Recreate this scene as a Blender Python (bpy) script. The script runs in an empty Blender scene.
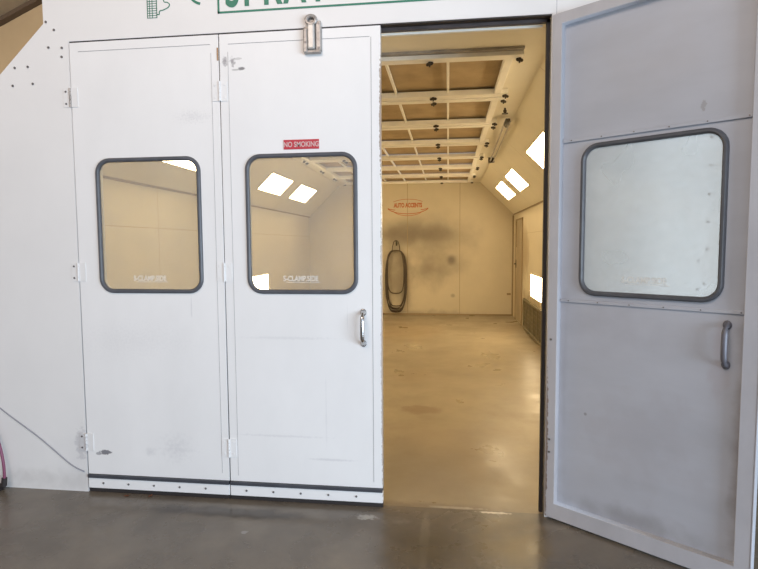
import bpy, bmesh, math, random
from mathutils import Vector, Matrix
random.seed(4)
S = bpy.context.scene
COL = S.collection
R = math.radians

# ------------------------------------------------------------------ camera, world, lights
F_PX = 544.31
cam_d = bpy.data.cameras.new('camera')
cam_d.sensor_fit = 'HORIZONTAL'
cam_d.sensor_width = 36.0
cam_d.lens = 36.0 * F_PX / 758.0
cam_d.clip_start = 0.02
cam = bpy.data.objects.new('camera', cam_d)
COL.objects.link(cam)
ya, pi_, ro = R(7.2445), R(-4.1734), R(-0.3485)
Fv = Vector((-math.sin(ya) * math.cos(pi_), math.cos(ya) * math.cos(pi_), math.sin(pi_)))
R0 = Vector((math.cos(ya), math.sin(ya), 0))
U0 = R0.cross(Fv)
Rv = R0 * math.cos(ro) + U0 * math.sin(ro)
Uv = -R0 * math.sin(ro) + U0 * math.cos(ro)
M = Matrix((Rv, Uv, -Fv)).transposed().to_4x4()
M.translation = Vector((0.3653, -3.0166, 1.5132))
cam.matrix_world = M
S.camera = cam

w = bpy.data.worlds.new('daylight_sky')
S.world = w
w.use_nodes = True
bg = w.node_tree.nodes['Background']
bg.inputs[0].default_value = (0.80, 0.88, 1.0, 1)
bg.inputs[1].default_value = 0.78

S.view_settings.view_transform = 'Standard'
S.view_settings.look = 'None'
S.view_settings.gamma = 1
S.view_settings.exposure = -0.07
S.view_settings.use_curve_mapping = False

def area(name, loc, target, sx, sy, power, col):
    d = bpy.data.lights.new(name, 'AREA')
    d.shape = 'RECTANGLE'; d.size = sx; d.size_y = sy; d.energy = power; d.color = col
    o = bpy.data.objects.new(name, d); COL.objects.link(o)
    o.location = loc
    o.rotation_euler = (Vector(target) - Vector(loc)).to_track_quat('-Z', 'Y').to_euler()
    return o
# daylight through the shop's wide roller door, to the right behind the photographer
area('roller_door_daylight', (6.6, -5.6, 0.95), (-0.4, 0, 0.6), 6.0, 1.9, 730, (0.71, 0.85, 1.0))
# warm light high under the shop roof
area('shop_high_bay_light', (-1.5, -4.2, 5.0), (-0.8, 0, 1.8), 3.0, 1.6, 140, (1.0, 0.80, 0.66))
area('tan_wall_fill_light', (-4.4, 1.2, 3.9), (-6.2, 4.0, 3.6), 1.2, 0.8, 60, (1.0, 0.88, 0.74))  # unseen lamp added to brighten the tan wall at upper left

# ------------------------------------------------------------------ materials
def mask_nodes(nt, coord, m):
    """returns socket 0..1 for an ellipsoidal patch broken up with noise"""
    (c, r, noise_scale, thr, soft) = m
    N, L = nt.nodes, nt.links
    mp = N.new('ShaderNodeMapping'); mp.vector_type = 'POINT'
    mp.inputs['Location'].default_value = [-c[i] / r[i] for i in range(3)]
    mp.inputs['Scale'].default_value = [1 / r[i] for i in range(3)]
    L.new(coord, mp.inputs[0])
    ln = N.new('ShaderNodeVectorMath'); ln.operation = 'LENGTH'
    L.new(mp.outputs[0], ln.inputs[0])
    nz = N.new('ShaderNodeTexNoise'); nz.inputs['Scale'].default_value = noise_scale
    nz.inputs['Detail'].default_value = 5
    L.new(coord, nz.inputs['Vector'])
    a = N.new('ShaderNodeMath'); a.operation = 'SUBTRACT'; a.inputs[0].default_value = 1.0
    L.new(ln.outputs['Value'], a.inputs[1])
    b = N.new('ShaderNodeMath'); b.operation = 'MULTIPLY_ADD'
    L.new(nz.outputs[0], b.inputs[0]); b.inputs[1].default_value = thr; L.new(a.outputs[0], b.inputs[2])
    mr = N.new('ShaderNodeMapRange'); mr.interpolation_type = 'SMOOTHSTEP'
    mr.inputs['From Min'].default_value = thr * 0.5
    mr.inputs['From Max'].default_value = thr * 0.5 + soft
    L.new(b.outputs[0], mr.inputs['Value'])
    return mr.outputs['Result']

def mat(name, col, rough=0.5, metal=0.0, var=0.0, vscale=3.0, stretch=(1, 1, 1), col2=None, patches=(), seams=(), bump=0.0, bscale=40, spec=0.5, rvar=0.0):
    m = bpy.data.materials.new(name); m.use_nodes = True
    nt = m.node_tree; N, L = nt.nodes, nt.links
    b = N['Principled BSDF']
    b.inputs['Roughness'].default_value = rough
    b.inputs['Metallic'].default_value = metal
    b.inputs['Specular IOR Level'].default_value = spec
    tc = N.new('ShaderNodeTexCoord'); coord = tc.outputs['Object']
    rgb = N.new('ShaderNodeRGB'); rgb.outputs[0].default_value = (*col, 1); cur = rgb.outputs[0]
    c2 = col2 or tuple(c * (1 - var) for c in col)
    if var or col2:
        mp = N.new('ShaderNodeMapping'); mp.inputs['Scale'].default_value = stretch; L.new(coord, mp.inputs[0])
        nz = N.new('ShaderNodeTexNoise'); nz.inputs['Scale'].default_value = vscale; nz.inputs['Detail'].default_value = 7
        nz.inputs['Roughness'].default_value = 0.60
        L.new(mp.outputs[0], nz.inputs['Vector'])
        mr = N.new('ShaderNodeMapRange'); mr.inputs[1].default_value = 0.35; mr.inputs[2].default_value = 0.68
        L.new(nz.outputs[0], mr.inputs[0])
        mx = N.new('ShaderNodeMix'); mx.data_type = 'RGBA'
        L.new(mr.outputs[0], mx.inputs[0]); L.new(cur, mx.inputs[6]); mx.inputs[7].default_value = (*c2, 1)
        cur = mx.outputs[2]
        if rvar:
            rr = N.new('ShaderNodeMapRange'); rr.inputs[1].default_value = 0.35; rr.inputs[2].default_value = 0.68
            rr.inputs[3].default_value = rough - rvar; rr.inputs[4].default_value = rough + rvar
            L.new(nz.outputs[0], rr.inputs[0]); L.new(rr.outputs[0], b.inputs['Roughness'])
    for p in patches:
        pc, strength = p[5], p[6]
        s = mask_nodes(nt, coord, p[:5])
        k = N.new('ShaderNodeMath'); k.operation = 'MULTIPLY'; k.inputs[1].default_value = strength; L.new(s, k.inputs[0])
        mx = N.new('ShaderNodeMix'); mx.data_type = 'RGBA'
        L.new(k.outputs[0], mx.inputs[0]); L.new(cur, mx.inputs[6]); mx.inputs[7].default_value = (*pc, 1)
        cur = mx.outputs[2]
    if seams:
        sp = N.new('ShaderNodeSeparateXYZ'); L.new(coord, sp.inputs[0])
        for ax, pos, wd, sc in seams:
            d = N.new('ShaderNodeMath'); d.operation = 'COMPARE'; d.inputs[1].default_value = pos; d.inputs[2].default_value = wd
            L.new(sp.outputs[ax], d.inputs[0])
            k = N.new('ShaderNodeMath'); k.operation = 'MULTIPLY'; k.inputs[1].default_value = 0.8; L.new(d.outputs[0], k.inputs[0])
            mx = N.new('ShaderNodeMix'); mx.data_type = 'RGBA'
            L.new(k.outputs[0], mx.inputs[0]); L.new(cur, mx.inputs[6]); mx.inputs[7].default_value = (*sc, 1)
            cur = mx.outputs[2]
    L.new(cur, b.inputs['Base Color'])
    if bump:
        nz = N.new('ShaderNodeTexNoise'); nz.inputs['Scale'].default_value = bscale; nz.inputs['Detail'].default_value = 4
        L.new(coord, nz.inputs['Vector'])
        bp = N.new('ShaderNodeBump'); bp.inputs['Strength'].default_value = bump; bp.inputs['Distance'].default_value = 0.01
        L.new(nz.outputs[0], bp.inputs['Height']); L.new(bp.outputs[0], b.inputs['Normal'])
    return m

def glass_mat(name, gloss, haze, hazecol):
    m = bpy.data.materials.new(name); m.use_nodes = True
    nt = m.node_tree; N, L = nt.nodes, nt.links
    N.remove(N['Principled BSDF'])
    out = N['Material Output']
    tr = N.new('ShaderNodeBsdfTransparent'); tr.inputs[0].default_value = (0.94, 0.95, 0.93, 1)
    gl = N.new('ShaderNodeBsdfGlossy'); gl.inputs['Roughness'].default_value = 0.04
    df = N.new('ShaderNodeBsdfDiffuse'); df.inputs[0].default_value = (*hazecol, 1)
    fr = N.new('ShaderNodeFresnel'); fr.inputs[0].default_value = 1.5
    k = N.new('ShaderNodeMath'); k.operation = 'MULTIPLY'; k.inputs[1].default_value = gloss
    L.new(fr.outputs[0], k.inputs[0])
    m1 = N.new('ShaderNodeMixShader'); L.new(k.outputs[0], m1.inputs[0]); L.new(tr.outputs[0], m1.inputs[1]); L.new(gl.outputs[0], m1.inputs[2])
    m2 = N.new('ShaderNodeMixShader')
    nz = N.new('ShaderNodeTexNoise'); nz.inputs['Scale'].default_value = 5; tc = N.new('ShaderNodeTexCoord'); L.new(tc.outputs['Object'], nz.inputs['Vector'])
    mr = N.new('ShaderNodeMapRange'); mr.inputs[1].default_value = .3; mr.inputs[2].default_value = .7
    mr.inputs[3].default_value = haze * 0.85; mr.inputs[4].default_value = haze * 1.15
    L.new(nz.outputs[0], mr.inputs[0]); L.new(mr.outputs[0], m2.inputs[0])
    L.new(m1.outputs[0], m2.inputs[1]); L.new(df.outputs[0], m2.inputs[2])
    L.new(m2.outputs[0], out.inputs[0])
    return m

def etch_mat():
    m = bpy.data.materials.new('frosted_etch'); m.use_nodes = True
    nt = m.node_tree; N, L = nt.nodes, nt.links; N.remove(N['Principled BSDF'])
    a = N.new('ShaderNodeBsdfTransparent'); d = N.new('ShaderNodeBsdfDiffuse'); d.inputs[0].default_value = (.85, .84, .80, 1)
    x = N.new('ShaderNodeMixShader'); x.inputs[0].default_value = .5
    L.new(a.outputs[0], x.inputs[1]); L.new(d.outputs[0], x.inputs[2]); L.new(x.outputs[0], N['Material Output'].inputs[0])
    return m
M_etch = etch_mat()

def emit_mat(name, col, strength):
    m = bpy.data.materials.new(name); m.use_nodes = True
    b = m.node_tree.nodes['Principled BSDF']
    b.inputs['Base Color'].default_value = (*col, 1); b.inputs['Emission Color'].default_value = (*col, 1)
    b.inputs['Emission Strength'].default_value = strength
    return m

WHITE = (0.80, 0.80, 0.80)
SCUFF = (0.42, 0.42, 0.45)
def pt(x, z, rx, rz, ns, thr, soft, col, st, y=0.0, ry=0.5):
    return ((x, y, z), (rx, ry, rz), ns, thr, soft, col, st)
M_front = mat('white_wall_paint', (.78, .775, .77), 0.42, var=0.05, vscale=1.6, spec=0.35, patches=[
    pt(-1.9, .2, .22, .35, 6, 1.6, 1.6, SCUFF, .22),
    pt(-1.87, .3, .05, .12, 40, 1.5, .5, SCUFF, .5), pt(-1.0, .06, 3.5, .10, 14, 1.2, .9, (.3, .28, .26), .25)],
    seams=[(0, 0.921, 0.0015, (.35, .35, .38))])
M_door1 = mat('white_door_paint_scuffed', (.82, .82, .82), 0.38, var=0.06, vscale=2.2, stretch=(1, 1, .6), spec=0.35, patches=[
    pt(-1.715, .255, .045, .018, 80, 1.4, .4, (.16, .16, .18), .9), pt(-1.76, .245, .02, .01, 90, .9, .2, (.25, .25, .27), .7),
    pt(-1.25, .30, .14, .12, 40, 2.0, 1.6, SCUFF, .35), pt(-1.42, .27, .05, .04, 40, 1.4, 1.2, SCUFF, .3),
    pt(-1.08, 2.25, .14, .05, 90, 2.6, 1.4, SCUFF, .25),
    pt(-1.13, 1.15, .006, .09, 30, 1.0, .6, SCUFF, .25), pt(-1.5, .95, .5, .15, 70, 2.4, 1.8, SCUFF, .14)])
M_door2 = mat('white_door_paint_worn', (.82, .82, .82), 0.36, var=0.06, vscale=2.0, stretch=(1, 1, .6), spec=0.35, patches=[
    pt(-.885, 2.55, .022, .035, 60, 1.8, .8, (.25, .24, .26), .8), pt(-.84, 2.545, .02, .035, 70, 1.8, .8, (.25, .24, .26), .8),
    pt(-.79, 2.505, .024, .012, 70, .7, .5, (.16, .16, .17), .9), pt(-.825, 2.50, .028, .006, 60, .6, .4, (.3, .3, .3), .6),
    pt(-.81, 2.56, .03, .008, 60, 1.0, .4, (.3, .3, .3), .4),
    pt(-.55, .98, .35, .012, 50, 1.6, .8, SCUFF, .16), pt(-.60, .40, .35, .010, 40, 1.6, .8, SCUFF, .2), pt(-.3, .27, .18, .010, 60, 1.0, .7, SCUFF, .28),
    pt(-.33, .55, .008, .28, 20, 1.0, .9, SCUFF, .14), pt(-.2, 1.1, .004, .1, 20, 1.0, .9, SCUFF, .2),
    pt(-.003, 2.2, .010, .35, 60, 1.8, .3, (.30, .22, .16), .8), pt(-.003, .9, .007, .9, 50, 2.4, .3, (.35, .28, .22), .6)])
M_leaf = mat('grey_primed_door_skin', (.49, .52, .585), 0.42, metal=0.0, var=0.12, vscale=2.5, stretch=(.5, 1, 1.6), spec=0.4, patches=[
    pt(.70, 2.12, .012, .026, 90, 1.6, .3, (.3, .29, .3), .6), pt(.45, .55, .4, .3, 9, 2.0, .8, (.40, .40, .44), .35),
    pt(.8, 1.0, .05, .25, 12, 1.8, .6, (.42, .40, .44), .4), pt(.3, 1.1, .5, .25, 7, 2.2, 1.6, (.36, .37, .42), .5), pt(.2, .62, .01, .01, 10, .5, .3, (.2, .2, .2), .6), pt(.45, .12, .6, .10, 9, 1.3, 1.2, (.22, .21, .22), .6), pt(.9, .6, .07, .8, 9, 1.3, .8, (.22, .20, .20), .6), pt(.07, .8, .04, .9, 9, 1.3, 1.2, (.30, .30, .33), .4), pt(.5, 2.35, .5, .3, 5, 1.8, 1.6, (.42, .41, .42), .4)])
M_leafframe = mat('grey_door_frame_metal', (.52, .53, .575), 0.4, metal=0.0, var=0.14, vscale=5, stretch=(1, 1, .5), spec=0.5, patches=[
    pt(.0, .4, .012, .5, 50, 1.9, .25, (.16, .10, .07), .8), pt(.965, .35, .006, .5, 40, 1.6, .4, (.75, .75, .78), .5)])
M_rubber = mat('dark_window_rubber', (.10, .105, .12), 0.4, var=0.25, vscale=12, spec=.4)
M_dark = mat('dark_rubber_and_gap_shade', (.030, .025, .025), 0.6, var=0.2)
M_darkstrip = mat('dark_base_strip', (.06, .065, .08), 0.5, var=0.3, vscale=8)
M_headch = mat('dusty_brown_channel', (.10, .08, .08), .6, var=.5, vscale=7, stretch=(1, 1, 3))
M_groove = mat('grey_gap_shade', (.36, .36, .38), 0.6, var=.3, vscale=9)
M_screw = mat('screw_steel', (.20, .19, .19), 0.4, metal=.6)
M_chrome = mat('chrome_plated_steel', (.62, .62, .62), 0.18, metal=1.0, var=.3, vscale=25)
M_steelworn = mat('worn_galvanised_steel', (.50, .46, .43), 0.45, metal=.35, var=.45, vscale=30)
M_boltgrey = mat('dull_bolt_metal', (.60, .58, .55), .4, metal=.3, var=.2, vscale=30)
M_handlegrey = mat('painted_grey_handle', (.17, .17, .20), 0.45, metal=.2, var=.2, vscale=20)
M_green = mat('green_sign_paint', (.015, .19, .12), .5, var=.15, vscale=40)
M_red = mat('red_sign_enamel', (.48, .03, .05), .45)
M_signwhite = mat('white_sign_letters', (.62, .45, .44), .5)
M_redfade = mat('faded_red_wall_paint', (.50, .16, .07), .7)

M_wood = mat('bare_wood_shim', (.45, .27, .15), .7, var=.3, vscale=20)
IN = (.70, .62, .45)
M_in = mat('booth_cream_wall', IN, .5, var=.07, vscale=1.3, seams=[(2, 1.70, .003, (.4, .30, .15)), (1, 1.2, .004, (.45, .34, .18)), (1, 2.4, .004, (.45, .34, .18)), (1, 3.6, .004, (.45, .34, .18)), (1, 4.8, .004, (.45, .34, .18)), (1, 6.9, .004, (.45, .34, .18))],
    patches=[((1.727, 7.2, 1.4), (.3, 1.0, .6), 4, .9, .6, (.40, .31, .18), .8), ((1.727, 6, .3), (.3, 2.2, .5), 6, 1.0, .6, (.34, .26, .15), .8)])
M_inslope = mat('booth_cream_slope', (.78, .72, .56), .45, var=.06, vscale=1.5, seams=[(1, 1.2, .004, (.5, .38, .2)), (1, 3.9, .004, (.5, .38, .2)), (1, 6.15, .004, (.5, .38, .2))])
GREYST = (.20, .165, .12)
M_inback = mat('booth_back_wall_overspray', (.64, .56, .40), .55, var=.08, vscale=1.5,
    seams=[(0, -.5, .006, (.36, .27, .14)), (0, .61, .006, (.36, .27, .14)), (0, -1.61, .006, (.36, .27, .14))], patches=[
    ((-.15, 8.69, 1.70), (1.5, .5, .62), 1.8, .9, 1.1, GREYST, .95),
    ((-.8, 8.69, 1.75), (.6, .5, .35), 2.5, 1.0, 1.1, GREYST, .75),
    ((.44, 8.69, 1.18), (.16, .5, .16), 6, .4, .9, (.12, .10, .09), .75),
    ((.0, 8.69, 1.0), (.75, .5, .55), 3, .8, 1.1, GREYST, .7),
    ((.5, 8.69, 1.1), (.5, .5, .35), 4, 1.0, 1.1, GREYST, .35),
    ((.47, 8.69, .42), (.07, .5, .06), 6, .4, .7, GREYST, .5),
    ((-.7, 8.69, .8), (.45, .5, .9), 3, 1.0, 1.0, GREYST, .65),
    ((-.4, 8.69, .0), (1.8, .5, .16), 8, 1.0, .8, GREYST, .4)])
M_ceil = mat('booth_cream_ceiling', (.80, .75, .62), .5, var=.05, seams=[(1, .45, .003, (.5, .4, .25))])
M_sidedoor = mat('tan_side_door_paint', (.46, .37, .23), .5, var=.3, vscale=3)
M_filter = mat('tan_intake_filter', (.46, .34, .19), .9, var=.22, vscale=4, bump=.3, bscale=120,
    patches=[((0.34, .1, 0), (.25, .14, .3), 9, 1.4, .8, (.2, .14, .07), .5)])
M_bar = mat('cream_filter_frame_bar', (.90, .87, .78), .4, var=.10, vscale=6)
M_bardirty = mat('dusty_grey_channel', (.42, .38, .33), .6, var=.4, vscale=9, stretch=(1, 4, 1))
M_clip = mat('dark_wing_clip', (.05, .038, .025), .5, metal=.3)
M_lighttrim = mat('cream_light_trim', (.74, .66, .46), .4)
M_grille = mat('dark_grille_steel', (.26, .22, .13), .6, metal=.2, var=.3, vscale=9)
M_exhaust = mat('dirty_exhaust_filter', (.34, .27, .15), .9, col2=(.08, .065, .04), vscale=7)
M_trimdark = mat('dark_cream_angle_trim', (.30, .22, .12), .6)
M_hose = mat('black_rubber_hose', (.085, .06, .04), .5)
M_maroon = mat('maroon_rubber_hose', (.22, .06, .12), .45)
M_wire = mat('grey_cable_sheath', (.28, .28, .32), .5)
M_boothfloor = mat('booth_concrete_overspray', (.36, .30, .20), .36, col2=(.29, .235, .155), vscale=1.7, spec=.5, rvar=.10, bump=.12, bscale=9, patches=[
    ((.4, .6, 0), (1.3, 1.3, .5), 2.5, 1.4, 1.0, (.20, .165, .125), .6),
    ((.12, 1.9, 0), (.22, .16, .5), 8, .9, .4, (.20, .14, .08), .7), ((-.05, 3.2, 0), (.3, .4, .5), 5, 1.1, .6, (.22, .16, .09), .5),
    ((.55, .75, 0), (.16, .5, .5), 4, .9, .7, (.24, .18, .11), .45), ((.3, 1.2, 0), (.5, .5, .5), 5, 1.5, .8, (.34, .27, .18), .5),
    ((.3, 3.0, 0), (1.2, .25, .5), 3, 2.0, 1.6, (.42, .35, .25), .5), ((-.3, 6.5, 0), (.8, 1.6, .5), 2, 1.2, .8, (.34, .24, .12), .5),
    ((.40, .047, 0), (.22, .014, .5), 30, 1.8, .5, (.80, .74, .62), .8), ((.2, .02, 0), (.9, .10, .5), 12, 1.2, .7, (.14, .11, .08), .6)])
M_shopfloor = mat('stained_shop_concrete_painted_glow', (.185, .16, .125), .27, col2=(.105, .092, .078), vscale=1.9, spec=.5, rvar=.13, bump=.18, bscale=12, patches=[
    ((-.08, -.117, 0), (.07, .035, .5), 45, 1.8, .6, (.42, .42, .40), .75), ((.1, -.15, 0), (.12, .06, .5), 25, 1.8, 1.2, (.30, .28, .24), .4),
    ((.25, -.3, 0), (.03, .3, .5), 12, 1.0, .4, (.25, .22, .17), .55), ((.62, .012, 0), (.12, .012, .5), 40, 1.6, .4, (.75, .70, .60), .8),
    ((.25, -.40, 0), (.35, .35, .5), 4, 1.2, 1.2, (.06, .045, .02), .7), ((.72, -.32, 0), (.28, .35, .5), 5, 1.4, 1.0, (.20, .14, .06), .7),  # golden-brown tint here paints in the glow reflected from the booth
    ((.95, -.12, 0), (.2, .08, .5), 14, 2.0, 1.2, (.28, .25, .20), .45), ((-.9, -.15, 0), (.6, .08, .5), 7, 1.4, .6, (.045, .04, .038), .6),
    ((-.7, -.35, 0), (.02, .02, .5), 40, 1.4, .5, (.4, .4, .4), .5)])
M_tan = mat('tan_shop_lining', (.50, .39, .25), .8, var=.14, vscale=.8)
M_rooftan = mat('brown_roof_lining', (.50, .41, .30), .85, var=.2, vscale=1)
M_purlin = mat('brown_rafter_paint', (.10, .07, .05), .7)
M_leafdeb = mat('dry_orange_leaf', (.30, .12, .06), .7)
M_glass = glass_mat('window_glass', 1.3, .12, (.85, .84, .80))
M_glassopen = glass_mat('window_glass_whitened', 1.5, .28, (.90, .93, .94))  # white haze mixed in to brighten this pane in place of reflections
M_emit = emit_mat('fluorescent_diffuser', (1.0, .79, .49), 16.5)

# ------------------------------------------------------------------ mesh helpers
def finish(name, bm, m, parent=None, loc=(0, 0, 0), rot=(0, 0, 0), smooth=False):
    me = bpy.data.meshes.new(name)
    bmesh.ops.recalc_face_normals(bm, faces=bm.faces)
    bm.to_mesh(me); bm.free()
    me.materials.append(m)
    if smooth:
        for p in me.polygons: p.use_smooth = True
        me.set_sharp_from_angle(angle=R(35))
    o = bpy.data.objects.new(name, me); COL.objects.link(o)
    o.location = loc; o.rotation_euler = rot
    if parent: o.parent = parent
    return o

def box(bm, x0, x1, y0, y1, z0, z1, bev=0.0, rot=None, piv=None):
    r = bmesh.ops.create_cube(bm, size=1)
    vs = r['verts']
    for v in vs:
        v.co = Vector(((x0 + x1) / 2 + v.co.x * (x1 - x0), (y0 + y1) / 2 + v.co.y * (y1 - y0), (z0 + z1) / 2 + v.co.z * (z1 - z0)))
    if rot is not None: bmesh.ops.rotate(bm, verts=vs, cent=piv or Vector(((x0+x1)/2, (y0+y1)/2, (z0+z1)/2)), matrix=rot)
    if bev:
        es = list({e for v in vs for e in v.link_edges})
        bmesh.ops.bevel(bm, geom=es, offset=bev, segments=2, affect='EDGES', profile=.5)

def bx(name, dims, m, parent=None, bev=0.0):
    bm = bmesh.new(); box(bm, *dims, bev=bev); return finish(name, bm, m, parent)

def cyl(bm, a, b, r, seg=16, r2=None, cap=True):
    a, b = Vector(a), Vector(b); d = b - a
    q = d.to_track_quat('Z', 'Y').to_matrix().to_4x4(); q.translation = (a + b) / 2
    bmesh.ops.create_cone(bm, cap_ends=cap, segments=seg, radius1=r, radius2=r if r2 is None else r2, depth=d.length, matrix=q)

def sphere(bm, c, r, sc=(1, 1, 1)):
    mt = Matrix.Translation(c) @ Matrix.Diagonal((*sc, 1))
    bmesh.ops.create_uvsphere(bm, u_segments=16, v_segments=10, radius=r, matrix=mt)

def tube(bm, pts, rad, seg=8, closed=False, flat=None):
    """sweep a circle (rad may be a list) along pts"""
    pts = [Vector(p) for p in pts]; n = len(pts); rings = []
    up = None
    for i, p in enumerate(pts):
        if closed: t = (pts[(i + 1) % n] - pts[i - 1]).normalized()
        else: t = (pts[min(i + 1, n - 1)] - pts[max(i - 1, 0)]).normalized()
        if up is None:
            up = t.orthogonal().normalized()
            if flat is not None: up = Vector(flat)
        up = (up - t * up.dot(t)).normalized(); sd = t.cross(up)
        r = rad[i] if isinstance(rad, (list, tuple)) else rad
        rings.append([bm.verts.new(p + up * (math.cos(2*math.pi*k/seg) * r) + sd * (math.sin(2*math.pi*k/seg) * r)) for k in range(seg)])
    for i in range(n if closed else n - 1):
        a, b = rings[i], rings[(i + 1) % n]
        for k in range(seg):
            bm.faces.new((a[k], a[(k + 1) % seg], b[(k + 1) % seg], b[k]))
    if not closed:
        bm.faces.new(rings[0][::-1]); bm.faces.new(rings[-1])

def smoothpts(ctrl, n=8):
    P = [Vector(c) for c in ctrl]; P = [P[0]] + P + [P[-1]]; out = []
    for i in range(1, len(P) - 2):
        for k in range(n):
            t = k / n; a, b, c, d = P[i-1], P[i], P[i+1], P[i+2]
            out.append(.5 * ((2*b) + (c-a)*t + (2*a-5*b+4*c-d)*t*t + (3*b-a-3*c+d)*t**3))
    out.append(P[-2]); return out

def rrect(x0, x1, z0, z1, r, n=8):
    o = []
    for cx, cz, a0 in ((x1-r, z1-r, 0), (x0+r, z1-r, 90), (x0+r, z0+r, 180), (x1-r, z0+r, 270)):
        for k in range(n + 1):
            a = R(a0 + 90 * k / n); o.append((cx + r*math.cos(a), cz + r*math.sin(a)))
    return o

def plate(name, outer, holes, y0, y1, m, parent=None, bev=0.0, plane='XZ', loc=(0,0,0), rot=(0,0,0)):
    """flat sheet with holes in the XZ plane from y0 (front) to y1, or XY plane from z0 to z1"""
    cu = bpy.data.curves.new('tmp', 'CURVE'); cu.dimensions = '2D'; cu.fill_mode = 'BOTH'
    for poly in [outer] + list(holes):
        sp = cu.splines.new('POLY'); sp.points.add(len(poly) - 1); sp.use_cyclic_u = True
        for i, (a, b) in enumerate(poly): sp.points[i].co = (a, b, 0, 1)
    cu.extrude = (y1 - y0) / 2
    if bev: cu.bevel_depth = bev; cu.extrude = (y1 - y0) / 2 - bev; cu.offset = -bev
    return curve_mesh(name, cu, (y0 + y1) / 2, m, parent, plane, loc, rot)

def curve_mesh(name, cu, off, m, parent=None, plane='XZ', loc=(0,0,0), rot=(0,0,0), shift=(0, 0), scale=(1, 1)):
    tmp = bpy.data.objects.new('tmp', cu); COL.objects.link(tmp)
    dg = bpy.context.evaluated_depsgraph_get()
    me = bpy.data.meshes.new_from_object(tmp.evaluated_get(dg))
    bpy.data.objects.remove(tmp); bpy.data.curves.remove(cu)
    for v in me.vertices:
        x, y, z = v.co; x = x*scale[0] + shift[0]; y = y*scale[1] + shift[1]
        v.co = (x, off - z, y) if plane == 'XZ' else (x, y, off + z)
    if plane != 'XZ': pass
    bm = bmesh.new(); bm.from_mesh(me); bpy.data.meshes.remove(me)
    bmesh.ops.remove_doubles(bm, verts=bm.verts, dist=1e-6)
    return finish(name, bm, m, parent, loc, rot)

def text(name, s, x, z, size, y_front, depth, m, parent=None, bold=0.0, sx=1.0, centre=True, space=1.0):
    cu = bpy.data.curves.new('tmp', 'FONT'); cu.body = s; cu.size = size
    cu.align_x = 'CENTER' if centre else 'LEFT'
    cu.extrude = depth / 2; cu.offset = bold; cu.space_character = space
    return curve_mesh(name, cu, y_front + depth / 2, m, parent, shift=(x, z), scale=(sx, 1))

def tag(o, label=None, cat=None, group=None, kind=None):
    if label: o['label'] = label
    if cat: o['category'] = cat
    if group: o['group'] = group
    if kind: o['kind'] = kind
    return o
def empty(name, loc=(0, 0, 0), rot=(0, 0, 0)):
    o = bpy.data.objects.new(name, None); COL.objects.link(o); o.location = loc; o.rotation_euler = rot
    o.empty_display_size = .1; return o
def copy_tree(o, parent=None):
    c = o.copy(); COL.objects.link(c)
    if parent: c.parent = parent
    for ch in [x for x in list(o.children)]: copy_tree(ch, c)
    return c

# ------------------------------------------------------------------ dimensions
XL, XR = -2.657, 1.727            # booth inner side walls
SL, SR = -1.96, 1.0286            # slope tops
ZS, ZC = 2.1256, 2.809            # slope bottom / ceiling
YB = 8.69
D0, D1, D2, D3 = -1.835, -.92, 0.0, .90
ZD = 2.70
TW = .05

# ------------------------------------------------------------------ structure
def struct(o, label, cat): return tag(o, label, cat, kind='structure')
# shop floor surrounds the booth and runs up to its sill
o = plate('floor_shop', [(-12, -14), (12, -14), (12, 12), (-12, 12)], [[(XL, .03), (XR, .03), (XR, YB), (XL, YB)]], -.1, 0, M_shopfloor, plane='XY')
struct(o, 'dark stained concrete shop floor in front of the booth doors, booth glow painted in', 'floor')
o = bx('floor_booth', (XL, XR, .03, YB, -.1, .0), M_boothfloor)
struct(o, 'tan dusty concrete floor inside the paint booth', 'floor')

outer = [(XL-TW, 0), (XL-TW, ZS+.02), (-1.99, 2.815), (-1.99, 3.7), (2.3, 3.7), (2.3, 2.815), (1.10, 2.815), (XR+TW, ZS+.02), (XR+TW, 0), (D3, 0), (D3, ZD+.008), (D0-.004, ZD+.008), (D0-.004, 0)]
o = plate('wall_front', outer, [], 0, TW, M_front)
struct(o, 'white painted metal front wall of the booth around the doorway', 'wall')
# ragged scuffs and fasteners of the front wall
for n, (x, z) in enumerate([(-1.972, 2.824), (-1.923, 2.776), (-1.993+.03, 2.678), (-1.878, 2.672), (-1.881, 2.621), (-2.187, 2.572), (-2.102, 2.574), (-2.206, 2.469), (-2.075, 2.475),
                            (1.70, 2.05), (1.70, 1.91), (1.70, 1.763), (1.70, 1.62), (1.70, 1.48), (1.66, 1.42), (1.69, 1.30), (1.66, 1.27)]):
    bm = bmesh.new(); cyl(bm, (x, .002, z), (x, -.004, z), .007, 10); 
    s = finish('screw', bm, M_screw, o, smooth=True)

def shell(name, prof, m, lab, cat):
    """quad strip extruded along Y, prof = two (x,z) points, thickness outward"""
    (x0, z0), (x1, z1), (nx, nz) = prof
    bm = bmesh.new(); vs = []
    for y in (TW, YB):
        for (x, z) in ((x0, z0), (x1, z1), (x1 + nx*TW, z1 + nz*TW), (x0 + nx*TW, z0 + nz*TW)):
            vs.append(bm.verts.new((x, y, z)))
    for f in ((0,1,2,3), (7,6,5,4), (0,4,5,1), (1,5,6,2), (2,6,7,3), (3,7,4,0)): bm.faces.new([vs[i] for i in f])
    return struct(finish(name, bm, m), lab, cat)
shell('wall_right', ((XR, 0), (XR, ZS), (1, 0)), M_in, 'cream right side wall inside the paint booth', 'wall')
shell('wall_left', ((XL, 0), (XL, ZS), (-1, 0)), M_in, 'cream left side wall seen through the door windows', 'wall')
shell('wall_upper_right', ((XR, ZS), (SR, ZC), (.7, .7)), M_inslope, 'cream sloping upper right wall of the booth with square lights', 'wall')
shell('wall_upper_left', ((XL, ZS), (SL, ZC), (-.7, .7)), M_inslope, 'cream sloping upper left wall of the booth seen through windows', 'wall')
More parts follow.
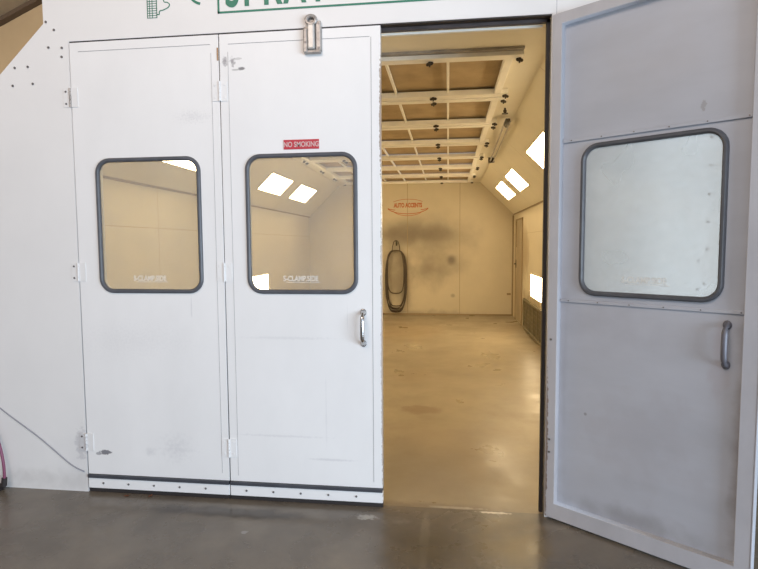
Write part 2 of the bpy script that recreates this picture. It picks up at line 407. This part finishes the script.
o = plate('wall_back', [(XL-TW, 0), (XL-TW, ZS), (SL, ZC+TW), (SR, ZC+TW), (XR+TW, ZS), (XR+TW, 0)], [], YB, YB+TW, M_inback)
struct(o, 'cream booth back wall with grey overspray stains and red logo', 'wall')
FX0, FX1, FY0 = -1.73, .80, .765
NROW, PITCH = 7, 1.083
FY1 = FY0 + NROW*PITCH
o = plate('ceiling_booth', [(SL-.03, TW), (SR+.03, TW), (SR+.03, YB), (SL-.03, YB)], [[(FX0, FY0), (FX1, FY0), (FX1, FY1), (FX0, FY1)]], ZC, ZC+.03, M_ceil, plane='XY')
struct(o, 'cream flat booth ceiling around the filter frames', 'ceiling')
# closed top above the filters
bx('ceiling_plenum', (-2.0, 1.15, TW, YB, 3.6, 3.66), M_ceil)['kind'] = 'structure'
# trims
def trim(n, dims, m, lab, parent=None):
    o = bx(n, dims, m); return struct(o, lab, 'trim')
trim('trim_1', (XR-.012, XR-.001, TW, YB, ZS-.012, ZS+.012), M_trimdark, 'dark angle strip where right wall meets the slope')
trim('trim_2', (XL+.001, XL+.012, TW, YB, ZS-.012, ZS+.012), M_trimdark, 'dark angle strip along the left wall below the slope')
trim('trim_3', (XR-.03, XR-.001, YB-.03, YB-.001, 0, ZS-.02), M_trimdark, 'dark vertical angle strip in the far right corner')
trim('trim_4', (XL+.01, XR-.01, YB-.02, YB-.001, 0.001, .03), M_trimdark, 'low dirty sill angle at the foot of the back wall')
# door jamb and head
trim('trim_5', (D3-.020, D3-.001, .052, .075, .0, ZD), M_dark, 'black rubber seal down the right side of the doorway')
trim('trim_6', (D0, D3-.003, .052, .08, ZD-.014, ZD+.008), M_headch, 'dark head channel across the top of the doorway')
bx('trim_7', (D0, D3-.035, .081, .10, ZD-.028, ZD-.016), M_bar)['kind'] = 'structure'
trim('gap_shade_top', (D0, D3-.003, .006, .045, ZD+.0005, ZD+.0075), M_dark, 'dark strip standing for shade in the gap along the top of the doors')  # dark strip put in the gap to deepen its shade
trim('trim_8', (D3-.004, D3+.03, .076, .12, .0, ZD+.01), M_leafframe, 'grey metal right jamb behind the open door')

# ------------------------------------------------------------------ closed doors
WX = .0
def gasket(name, x0, x1, z0, z1, yc, parent, wd=.026, dp=.014):
    bm = bmesh.new()
    pts = rrect(x0 + wd/2, x1 - wd/2, z0 + wd/2, z1 - wd/2, .075, 8)
    n = len(pts); rings = []
    for i, (x, z) in enumerate(pts):
        p = Vector((pts[i-1][0], 0, pts[i-1][1])); q = Vector((pts[(i+1) % n][0], 0, pts[(i+1) % n][1]))
        t = (q - p).normalized(); nrm = Vector((t.z, 0, -t.x))
        ring = []
        for k in range(10):
            a = 2*math.pi*k/10
            ring.append(bm.verts.new(Vector((x, yc, z)) + nrm * (wd/2 * math.cos(a)) + Vector((0, 1, 0)) * (dp * math.sin(a))))
        rings.append(ring)
    for i in range(n):
        a, b = rings[i], rings[(i+1) % n]
        for k in range(10): bm.faces.new((a[k], a[(k+1) % 10], b[(k+1) % 10], b[k]))
    return finish(name, bm, M_rubber, parent, smooth=True)

def window(parent, x0, x1, z0, z1, y, glass, ins=None, etch=True, dp=.014):
    gasket('window_rubber', x0, x1, z0, z1, y, parent, dp=dp)
    p = plate('window_pane', rrect(x0+.012, x1-.012, z0+.012, z1-.012, .065), [], y+.001, y+.005, glass, parent)
    if etch:
        cx = (x0 + x1)/2 - .008
        e = text('lettering', 'S-CLAMP.SIDE', cx, z0+.075, .042, y-.0012, .0008, M_etch, p, bold=.0012, sx=.80)
        e['label'] = 'faint white lettering low on the glass'
        bm = bmesh.new(); box(bm, cx-.085, cx+.115, y-.0012, y-.0004, z0+.066, z0+.069); finish('lettering_underline', bm, M_etch, p)
    return p

def hinge(parent, x, z, m, knuckle, wl=.045, wr=.045, screws='both'):
    h = finish('hinge', (lambda b: (box(b, x-wl, x-.004, -.004, .0005, z-.055, z+.055), box(b, x+.004, x+wr, -.004, .0005, z-.055, z+.055), b)[2])(bmesh.new()), m, parent)
    bm = bmesh.new()
    for i in range(5): cyl(bm, (x, -.006, z-.055+i*.022+.001), (x, -.006, z-.055+(i+1)*.022-.001), .0065, 12)
    finish('hinge_knuckle', bm, knuckle, h, smooth=True)
    bm = bmesh.new()
    for sx in ((-1, 1) if screws == 'both' else (-1,)):
        for sz in (-.035, .035): cyl(bm, (x+sx*.028, -.003, z+sz), (x+sx*.028, -.0065, z+sz), .006, 10)
    finish('hinge_screws', bm, M_screw if screws != 'both' else m, h, smooth=True)
    return h

def closed_door(name, x0, x1, wx0, wx1, m, label, grooves):
    root = empty(name, (0, 0, 0)); struct(root, label, 'door')
    a, b = x0 + .003, x1 - .003
    plate('door_panel', [(a, .115), (b, .115), (b, ZD-.002), (a, ZD-.002)], [rrect(wx0+.014, wx1-.014, 1.249, 2.016, .07)], 0.0, .045, m, root, bev=.0015)
    window(root, wx0, wx1, 1.235, 2.03, -.001, M_glass)
    bx('base_strip', (a, b, -.014, .03, .093, .114), M_darkstrip, root, .003)  # dark strip between the door panel and the kick strip
    kp = bx('kick_strip', (a, b, -.006, .035, .028, .092), m, root, .003)
    bm = bmesh.new()
    k = a + .1
    while k < b:
        cyl(bm, (k, -.005, .062), (k, -.010, .062), .006, 10); k += .165
    finish('kick_screws', bm, M_screw, kp, smooth=True)
    bx('door_sweep', (a, b, .004, .03, .002, .0275), M_dark, root)
    for n, g in enumerate(grooves):
        gx0, gx1, gz0, gz1 = g
        bx('pressed_groove', (gx0, gx1, -.0012, .001, gz0, gz1), M_groove, root)
    return root

d1 = closed_door('door_1', D0, D1, -1.70, -1.048, M_door1, 'closed white door leaf at the left hinged to the front wall',
    [(-1.778, -.971, 2.644, 2.647), (-.968, -.9665, .16, 2.60)])
d2 = closed_door('door_2', D1, D2, -.782, -.135, M_door2, 'closed white middle door leaf with chrome handle and red sign',
    [(-.865, -.062, 2.641, 2.644), (-.056, -.0535, .15, 2.64), (-.868, -.8665, .15, 2.60)])
for z in (2.385, 1.36, .315):
    hinge(d1, D0-.001, z, M_front, M_steelworn if z > 2 else M_front, screws='left')
    hinge(d2, D1, z, M_door2, M_door2)
s = bx('shim', (D1-.011, D1-.003, -.0035, -.0002, 2.555, 2.625), M_wood, d1); s['label'] = 'brown bare wood shim'
# dark strips stand for the shade in the gaps at both sides of door_1
bx('gap_shade', (D1-.004, D1+.004, .012, .044, .03, ZD-.01), M_dark, d1)
bx('gap_shade', (D0-.003, D0+.003, .012, .044, .03, ZD-.01), M_groove, d1)

def pull_handle(parent, x, z0, z1, m, y=0.0, grip=.011, label=None):
    root = None
    zc, h = (z0+z1)/2, (z1-z0)/2
    pts = smoothpts([(x, y-.004, z1-.012), (x, y-.03, z1-.02), (x, y-.045, z1-.045), (x, y-.050, zc), (x, y-.045, z0+.045), (x, y-.03, z0+.02), (x, y-.004, z0+.012)], 6)
    n = len(pts); rad = []
    for i in range(n):
        t = abs(i/(n-1) - .5)*2
        rad.append(grip * (1.0 - .35*max(0, 1-abs(t-.62)/.25) + .25*(t > .9)))
    bm = bmesh.new(); tube(bm, pts, rad, 12)
    g = finish('handle', bm, m, parent, smooth=True)
    bm = bmesh.new()
    for z in (z1-.012, z0+.012):
        sphere(bm, (x, y-.003, z), .021, (.85, .32, 1.0))
    finish('handle_foot', bm, m, g, smooth=True)
    bm = bmesh.new()
    for z in (z1+.001, z0-.001): cyl(bm, (x, y-.005, z), (x, y-.0105, z), .0045, 8)
    finish('handle_screws', bm, M_screw, g, smooth=True)
    if label: g['label'] = label
    return g
pull_handle(d2, -.108, .945, 1.145, M_chrome, 0.0, .0125, 'chrome pull handle with round feet')

# ------------------------------------------------------------------ open door
TH = 36.96
L3 = .950
d3 = empty('door_3', (D3, -.012, 0), (0, 0, -R(TH)))
struct(d3, 'grey framed door leaf standing open at the right, seen from inside', 'door')
Z0, Z1 = .012, 2.695
wx0, wx1, wz0, wz1 = .152, .806, 1.245, 2.018
plate('door_panel', [(.03, Z0+.06), (L3-.04, Z0+.06), (L3-.04, Z1-.04), (.03, Z1-.04)], [rrect(wx0+.014, wx1-.014, wz0+.014, wz1-.014, .065)], .038, .048, M_leaf, d3)
plate('door_frame', [(0, Z0), (L3, Z0), (L3, Z1), (0, Z1)], [[(.052, Z0+.085), (L3-.060, Z0+.085), (L3-.060, Z1-.055), (.052, Z1-.055)]], 0, .055, M_leafframe, d3, bev=.003)
for z in (2.045, 1.212):
    bx('mid_rail', (.054, L3-.064, .028, .038, z-.008, z+.008), M_leaf, d3, .002)
    bm = bmesh.new()
    for k in range(6): cyl(bm, (.1+k*.155, .029, z), (.1+k*.155, .0265, z), .0035, 8)
    finish('rail_screws', bm, M_screw, d3, smooth=True)
window(d3, wx0, wx1, wz0, wz1, .034, M_glassopen, etch=True, dp=.018)
pull_handle(d3, .824, .965, 1.165, M_handlegrey, .038, .0125, 'dull grey pull handle')
bx('edge_cap', (L3, L3+.006, -.002, .057, Z0+.002, Z1-.002), M_leafframe, d3, .002)['label'] = 'scuffed metal strip capping the free edge'
bm = bmesh.new()
for z in (.38, .45, 1.0): cyl(bm, (.02, .001, z), (.02, -.003, z), .006, 8)
finish('frame_screws', bm, M_screw, d3, smooth=True)

# ------------------------------------------------------------------ things on the front
o = bx('no_smoking_sign', (-.553, -.350, -.0035, -.0001, 2.050, 2.103), M_red, None, .0005)
tag(o, 'small red rectangular no smoking sign above the middle door window', 'sign')
text('lettering', 'NO SMOKING', -.4515, 2.063, .040, -.0048, .0012, M_signwhite, o, bold=.0008, sx=.80)['label'] = 'white block capitals'

lt = empty('door_latch', (-.375, 0, 2.56)); tag(lt, 'worn metal bolt latch across the top edge of the middle door', 'latch')
bm = bmesh.new(); box(bm, -.052, .050, -.006, -.0005, .012, .15, .003); finish('back_plate', bm, M_steelworn, lt)
bm = bmesh.new(); box(bm, -.050, -.026, -.030, -.006, .005, .135, .006); box(bm, .018, .048, -.020, -.006, .0, .175, .006); box(bm, -.05, .048, -.024, -.006, .0, .022, .008); finish('side_rail', bm, M_steelworn, lt)
bm = bmesh.new(); box(bm, -.026, .014, -.034, -.007, .022, .155, .008); finish('slide_bolt', bm, M_boltgrey, lt)
bm = bmesh.new()
ring = [(-.006+.026*math.cos(2*math.pi*k/20), -.022, .178+.022*math.sin(2*math.pi*k/20)) for k in range(20)]
tube(bm, ring, .010, 8, closed=True); box(bm, -.034, .022, -.010, -.0005, .158, .200, .004); finish('staple', bm, M_steelworn, lt, smooth=True)
for x, z, yy in ((.035, .16, -.018), (.035, .03, -.018), (-.038, .06, -.028)):
    bm = bmesh.new(); cyl(bm, (x, yy, z), (x, yy-.005, z), .006, 8); finish('rivet', bm, M_screw, lt, smooth=True)

# painted sign above the doors
sg = empty('painted_header_sign', (0, -.001, 2.81)); tag(sg, 'green painted lettering in a green outlined box above the doors', 'sign')
bm = bmesh.new()
X0, X1, H = -.92, .86, .34
for (a, b, c, d) in ((X0, X1, 0, .011), (X0, X1, H-.011, H), (X0, X0+.011, 0, H), (X1-.011, X1, 0, H)): box(bm, a, b, -.001, .0, c, d)
finish('border', bm, M_green, sg)
for ch, x in (('S', -.835), ('P', -.725), ('R', -.605), ('A', -.475), ('Y', -.345)):
    text('letter', ch, x, .038, .27, -.0012, .0012, M_green, sg, bold=.006, sx=.66)
em = empty('painted_spray_gun_emblem', (-1.34, -.001, 2.80)); tag(em, 'green line drawing of a spray gun painted left of the lettering', 'sign')
bm = bmesh.new()
box(bm, 0, .004, -.001, 0, .008, .26); box(bm, .056, .060, -.001, 0, .008, .26)
k = .008
while k < .26: box(bm, 0, .060, -.001, 0, k, k+.003); k += .013
box(bm, .014, .017, -.001, 0, .008, .26); box(bm, .030, .033, -.001, 0, .008, .26)
finish('ribbed_grip', bm, M_green, em)
def stroke(bm, pts, wd):
    P = [Vector((p[0], 0, p[1])) for p in pts]
    vs = []
    for i, p in enumerate(P):
        t = (P[min(i+1, len(P)-1)] - P[max(i-1, 0)]).normalized(); n = Vector((-t.z, 0, t.x))
        vs.append([bm.verts.new(p + n*wd/2 + Vector((0, yy, 0))) for yy in (-.001, 0)] + [bm.verts.new(p - n*wd/2 + Vector((0, yy, 0))) for yy in (0, -.001)])
    for i in range(len(vs)-1):
        for k in range(4): bm.faces.new((vs[i][k], vs[i][(k+1) % 4], vs[i+1][(k+1) % 4], vs[i+1][k]))
    bm.faces.new(vs[0]); bm.faces.new(vs[-1][::-1])
bm = bmesh.new()
stroke(bm, [(p.x, p.z) for p in smoothpts([(.058, 0, .028), (.072, 0, .026), (.076, 0, .044), (.10, 0, .050), (.128, 0, .062), (.136, 0, .078), (.122, 0, .090), (.104, 0, .094), (.10, 0, .12), (.108, 0, .16), (.13, 0, .2), (.2, 0, .24), (.32, 0, .26)], 5)], .005)
finish('gun_outline', bm, M_green, em)
bm = bmesh.new()
stroke(bm, [(p.x, p.z) for p in smoothpts([(.318, 0, .070), (.29, 0, .082), (.265, 0, .105), (.24, 0, .14), (.23, 0, .2)], 5)], .014)
finish('trigger_stroke', bm, M_green, em)

# thin cable and hose on the left
bm = bmesh.new(); tube(bm, smoothpts([(-2.64, -.008, .70), (-2.414, -.007, .515), (-2.15, -.007, .333), (-1.95, -.007, .175), (-1.857, -.007, .13)], 8), .0035, 8)
tag(finish('thin_cable', bm, M_wire, smooth=True), 'thin grey cable sagging across the lower left of the white wall', 'cable')
bm = bmesh.new(); tube(bm, smoothpts([(-2.62, -.05, 1.2), (-2.55, -.045, .8), (-2.46, -.04, .48), (-2.405, -.04, .32), (-2.372, -.045, .18), (-2.370, -.045, .06)], 8), .0085, 10)
hs = tag(finish('air_hose', bm, M_maroon, smooth=True), 'maroon rubber hose hanging down the far left of the wall to the floor', 'hose')
bm = bmesh.new(); cyl(bm, (-2.370, -.045, .08), (-2.376, -.045, .030), .016, 12); cyl(bm, (-2.376, -.045, .035), (-2.42, -.045, .018), .018, 12); box(bm, -2.455, -2.39, -.072, -.02, .001, .034, .006)
finish('hose_coupling', bm, M_dark, hs, smooth=True)['label'] = 'dark metal coupling on the floor'

# small dry leaves under door 1
for n, (x, y, r, lab) in enumerate(((-1.565, -.035, .3, 'small dry orange leaf under the left door, nearest its hinge side'),
                               (-1.42, -.022, 1.4, 'small dry orange leaf under the left door, farther right'))):
    bm = bmesh.new()
    P = [(-.018, 0), (-.008, .008), (.006, .009), (.02, 0), (.006, -.008), (-.008, -.007)]
    c = [bm.verts.new((a, b, .003 + .003*abs(a)/.02 + (.002 if i % 2 else 0))) for i, (a, b) in enumerate(P)]
    m0 = bm.verts.new((0, 0, .0015)); 
    for i in range(6): bm.faces.new((c[i], c[(i+1) % 6], m0))
    bmesh.ops.solidify(bm, geom=bm.faces[:], thickness=.001)
    tag(finish('dry_leaf', bm, M_leafdeb, None, (x, y, .0), (0, 0, r)), lab, 'leaf')

# ------------------------------------------------------------------ booth interior: filter frames
W = FX1 - FX0
def filter_module():
    root = empty('ceiling_filter_frame', (FX0, FY0, ZC))
    z0, z1 = -.042, .004
    def bar(nm, *d, m=M_bar): return bx(nm, d, m, root, .003)
    bar('cross_rail', -.06, W+.06, .022, .115, z0, z1)
    bar('cross_rail', -.06, W+.06, PITCH-.115, PITCH-.022, z0, z1)
    bar('side_rail', 0.0, .055, .115, PITCH-.115, z0+.004, z1)
    bar('side_rail', W-.055, W, .115, PITCH-.115, z0+.004, z1)
    g = bx('gap_channel', (-.06, W+.06, -.020, .020, -.016, .004), M_bardirty, root); g['label'] = 'dusty grey channel between frames'
    xs = [0, .405, .83, 1.22, 1.65, 2.09, W]
    for i in range(1, 6): bar('divider_bar', xs[i]-.010, xs[i]+.010, .116, PITCH-.116, -.016, .006)
    for i in range(6):
        bm = bmesh.new(); box(bm, xs[i]+.006, xs[i+1]-.006, .04, PITCH-.04, .022, .03)
        f = finish('filter_pad', bm, M_filter, root)
    bm = bmesh.new()
    proto = None
    for cx in (-.04, .565, 1.965, W+.04):
        for cy in (.085, PITCH-.085):
            if proto is None:
                cyl(bm, (0, 0, 0), (0, 0, -.022), .011, 12); sphere(bm, (.016, 0, -.014), .015, (1, .6, .8)); sphere(bm, (-.016, 0, -.014), .015, (1, .6, .8)); cyl(bm, (0, 0, -.02), (0, 0, -.034), .006, 8)
                c = proto = finish('wing_clip', bm, M_clip, root, smooth=True)
            else:
                c = proto.copy(); COL.objects.link(c); c.parent = root
            c.location = (cx, cy, z0); c.rotation_euler = (0, 0, random.uniform(-.7, .7))
    return root
fm = filter_module()
ordn = ['nearest the doorway', 'second from the doorway', 'third from the doorway', 'fourth from the doorway, in the middle', 'third from the back wall', 'second from the back wall', 'nearest the back wall']
for i in range(NROW):
    o = fm if i == 0 else copy_tree(fm)
    o.location = (FX0, FY0 + i*PITCH, ZC)
    tag(o, 'cream ceiling frame of tan filter pads, row ' + ordn[i], 'filter', 'ceiling filter frames in the booth')

# lights
def light_fixture(label, loc, rot, wx, ly, group):
    root = empty('booth_light', loc, rot)
    plate('trim_frame', [(-wx/2-.02, -ly/2-.02), (wx/2+.02, -ly/2-.02), (wx/2+.02, ly/2+.02), (-wx/2-.02, ly/2+.02)], [[(-wx/2, -ly/2), (wx/2, -ly/2), (wx/2, ly/2), (-wx/2, ly/2)]], -.010, .001, M_lighttrim, root, plane='XY')
    bm = bmesh.new(); box(bm, -wx/2+.0005, wx/2-.0005, -ly/2+.0005, ly/2-.0005, -.006, -.001)
    finish('diffuser', bm, M_emit, root)
    return tag(root, label, 'light', group)
A = math.atan2(ZC-ZS, XR-SR)
def slope_pt(side, s, y):
    if side > 0: return (SR + (XR-SR)*s, y, ZC - (ZC-ZS)*s)
    return (SL + (XL-SL)*s, y, ZC - (ZC-ZS)*s)
for side, nm, ys in ((1, 'right', [(.9, 1.9, 'nearest the doorway'), (2.4, 3.56, 'cut by the right door jamb'), (4.95, 5.90, 'nearer of the close pair'), (6.45, 7.6, 'farther of the close pair')]),
                     (-1, 'left', [(.5, 1.4, 'nearest the doorway'), (1.80, 2.87, 'in the first door window'), (4.80, 5.88, 'larger in the middle window'), (6.38, 7.5, 'smaller in the middle window')])):
    for (a, b, wh) in ys:
        rot = (0, A, 0) if side > 0 else (0, A, math.pi)
        light_fixture('bright panel light in the %s slope, %s' % (nm, wh), slope_pt(side, .505, (a+b)/2), rot, .33, b-a, 'slope lights inside the booth')
light_fixture('bright panel light low on the right wall above the exhaust grille', (XR, 5.6, .835), (0, R(90), 0), .36, 1.2, 'low wall lights inside the booth')
light_fixture('bright panel light low on the left wall, at a window corner', (XL, 5.3, .88), (0, R(90), math.pi), .30, 1.14, 'low wall lights inside the booth')

# exhaust grille
gr = empty('exhaust_grille', (XR, 5.0, 0)); tag(gr, 'dark low exhaust grille with stained filters on the right wall', 'grille')
GL = 1.9
bm = bmesh.new()
for i in range(6):
    y = i*GL/5; box(bm, -.032, -.001, y-.018, y+.018, .03, .55, .002)
box(bm, -.032, -.001, -.018, GL+.018, .03, .065, .002); box(bm, -.032, -.001, -.018, GL+.018, .515, .55, .002)
finish('frame', bm, M_grille, gr)
bm = bmesh.new(); box(bm, -.008, -.001, .0, GL, .06, .52); finish('filter_mat', bm, M_exhaust, gr)
bm = bmesh.new()
y = .05
while y < GL: box(bm, -.018, -.012, y-.004, y+.004, .06, .52); y += .07
z = .11
while z < .52: box(bm, -.017, -.011, 0, GL, z-.004, z+.004); z += .07
finish('wire_mesh', bm, M_grille, gr)

# personnel door in the right wall
dr = empty('door_4', (XR, 7.25, 0)); struct(dr, 'cream side door in the right wall near the far corner', 'door')
bm = bmesh.new(); box(bm, -.02, -.001, 0, .03, 0, 2.0); box(bm, -.02, -.001, .93, .97, 0, 2.0); box(bm, -.02, -.001, 0, .97, 1.97, 2.0); finish('door_frame', bm, M_trimdark, dr)
bm = bmesh.new(); box(bm, -.014, -.001, .032, .928, .03, 1.968); finish('door_panel', bm, M_sidedoor, dr)
bm = bmesh.new(); cyl(bm, (-.014, .86, 1.12), (-.05, .86, 1.12), .010, 10); tube(bm, [(-.05, .87, 1.12), (-.052, .84, 1.12), (-.05, .76, 1.115)], .009, 8); box(bm, -.022, -.014, .83, .89, 1.04, 1.20, .003); finish('handle', bm, M_clip, dr, smooth=True)
bm = bmesh.new(); box(bm, -.024, -.014, .80, .84, 1.45, 1.96, .003); finish('push_bar_channel', bm, M_trimdark, dr)

# corner outlet on back wall
o = bx('wall_outlet', (XR-.13, XR-.05, YB-.03, YB-.001, .44, .48), M_trimdark, None, .004); tag(o, 'small dark bracket low on the back wall by the right corner', 'bracket')

# pipe run near ceiling
pr = empty('ceiling_pipe', (.94, 2.6, ZC-.03)); tag(pr, 'thin grey pipe run under the right edge of the booth ceiling', 'pipe')
bm = bmesh.new(); tube(bm, [(0, .2, -.02), (.05, 2.85, -.02)], .010, 10); finish('pipe_run', bm, M_bardirty, pr, smooth=True)
bm = bmesh.new(); tube(bm, [(.045, .1, -.035), (.09, 2.85, -.035)], .007, 10); finish('pipe_run', bm, M_bardirty, pr, smooth=True)
bm = bmesh.new(); box(bm, -.005, .045, .10, .24, -.04, .0, .010); tube(bm, smoothpts([(.0, .04, -.03), (-.01, .12, -.06), (.02, .24, -.06), (.03, .32, -.03)], 5), .009, 8); finish('pipe_fitting', bm, M_clip, pr, smooth=True)
bm = bmesh.new(); box(bm, .02, .11, 2.80, 2.86, -.045, .028, .004); finish('pipe_bracket', bm, M_clip, pr)
sp = empty('sprinkler_head', (.90, 2.40, ZC)); tag(sp, 'small dark sprinkler head on the ceiling just before the pipe fitting', 'sprinkler')
bm = bmesh.new(); cyl(bm, (0, 0, 0), (0, 0, -.05), .010, 10); sphere(bm, (0, 0, -.03), .018); finish('stem', bm, M_clip, sp, smooth=True)
bm = bmesh.new(); cyl(bm, (0, 0, -.05), (0, 0, -.056), .030, 14); finish('deflector', bm, M_clip, sp, smooth=True)

# back wall logo
lg = empty('painted_wall_logo', (-.49, YB-.001, 2.32)); tag(lg, 'faded red oval AUTO ACCENTS logo painted on the back wall', 'logo')
text('lettering', 'AUTO ACCENTS', 0, -.01, .125, -.001, .001, M_redfade, lg, bold=.007, sx=.64)
bm = bmesh.new()
def arc(rx, rz, a0, a1, cz, wd, n=24):
    stroke(bm, [(rx*math.cos(R(a0+(a1-a0)*k/n)), cz + rz*math.sin(R(a0+(a1-a0)*k/n))) for k in range(n+1)], wd)
arc(.38, .13, 35, 145, .03, .010)
arc(.46, .17, 200, 340, .02, .016)
arc(.36, .18, 205, 335, -.01, .012)
arc(.44, .06, 190, 232, -.02, .016); arc(.44, .06, 308, 350, -.02, .016)
finish('swoosh', bm, M_redfade, lg)
text('small_lettering', 'AUTO BODY', 0, -.095, .06, -.001, .001, M_redfade, lg, bold=.001, sx=1.0) if False else None

# hose coil on its hook
hk = empty('wall_hook', (-.74, YB, 1.52)); tag(hk, 'dark metal hook holding the coiled hose on the back wall', 'hook')
bm = bmesh.new(); box(bm, -.012, .012, -.008, -.001, -.03, .06, .003); finish('hook_plate', bm, M_clip, hk)
bm = bmesh.new(); tube(bm, smoothpts([(0, -.006, .04), (0, -.07, .035), (0, -.10, .05), (0, -.105, .08)], 5), .008, 8); finish('hook_arm', bm, M_clip, hk, smooth=True)
bm = bmesh.new(); pts = []
loops = [(.225, 1.27, .030), (.205, 1.20, .045), (.22, 1.33, .060), (.19, 1.24, .075), (.21, 1.30, .09), (.185, .92, .10)]
for i, (rx, h, dy) in enumerate(loops):
    for k in range(40):
        a = 2*math.pi*k/40 + math.pi/2
        cz = math.sin(a); cx = math.cos(a)
        # stadium-like loop hanging from the hook
        x = -.745 + rx * math.copysign(abs(cx)**.55, cx)
        z = 1.39 - h/2 + h/2 * math.copysign(abs(cz)**.9, cz)
        pts.append((x + .008*math.sin(3*a+i), YB - dy - .015*k/40, z))
tube(bm, pts, .0125, 8)
hc = tag(finish('coiled_air_hose', bm, M_hose, smooth=True), 'black air hose coiled in long loops on the back wall', 'hose')
bm = bmesh.new(); tube(bm, smoothpts([(-.83, YB-.06, 1.36), (-.81, YB-.06, 1.50), (-.775, YB-.06, 1.59), (-.71, YB-.06, 1.59), (-.675, YB-.06, 1.50), (-.66, YB-.06, 1.36)], 6), .009, 8)
finish('hose_tie', bm, M_hose, hc, smooth=True)

# ------------------------------------------------------------------ shop building behind and above
YW = 4.0
def roofz(x): return 4.601 + .414*(x + 5.76)
xr = 1.5
outer = [(-8, 0), (-8, roofz(-8)), (xr, roofz(xr)), (9.0, roofz(xr)-.414*7.5), (9.0, 0), (XR+TW, 0), (XR+TW, ZS), (1.16, 3.7), (-2.06, 3.7), (XL-TW, 2.9), (XL-TW, 0)]
o = plate('wall_shop', outer, [], YW, YW+.1, M_tan); struct(o, 'tan lined shop wall beyond the booth at the upper left', 'wall')
bm = bmesh.new()
vs = [bm.verts.new(p) for p in ((-8, -6, roofz(-8)), (-8, YW, roofz(-8)), (xr, YW, roofz(xr)), (xr, -6, roofz(xr)), (9, YW, roofz(xr)-3.1), (9, -6, roofz(xr)-3.1))]
bm.faces.new(vs[:4]); bm.faces.new((vs[3], vs[2], vs[4], vs[5])); bmesh.ops.solidify(bm, geom=bm.faces[:], thickness=-.08)
struct(finish('ceiling_shop', bm, M_rooftan), 'brown sloping shop roof lining at the upper left', 'ceiling')
bm = bmesh.new()
d = Vector((1, 0, .414)).normalized(); n = Vector((-.414, 0, 1)).normalized()
p0, p1 = Vector((-7.9, 0, roofz(-7.9))), Vector((xr-.05, 0, roofz(xr-.05)))
vv = []
for y in (YW-.10, YW-.002):
    for p in (p0, p1, p1 - n*.05, p0 - n*.05): vv.append(bm.verts.new((p.x, y, p.z - .01)))
for f in ((0,1,2,3), (7,6,5,4), (0,4,5,1), (1,5,6,2), (2,6,7,3), (3,7,4,0)): bm.faces.new([vv[i] for i in f])
struct(finish('trim_9', bm, M_purlin), 'dark rafter angle where the shop roof meets the tan wall', 'trim')

bm = bmesh.new(); box(bm, -8.1, -8.0, -9, YW+.1, 0, roofz(-8)+.1)  # unseen wall added to cut sky light coming from the left
struct(finish('wall_light_block_left', bm, M_rooftan), 'unseen tan side wall added far left to block sky light', 'wall')
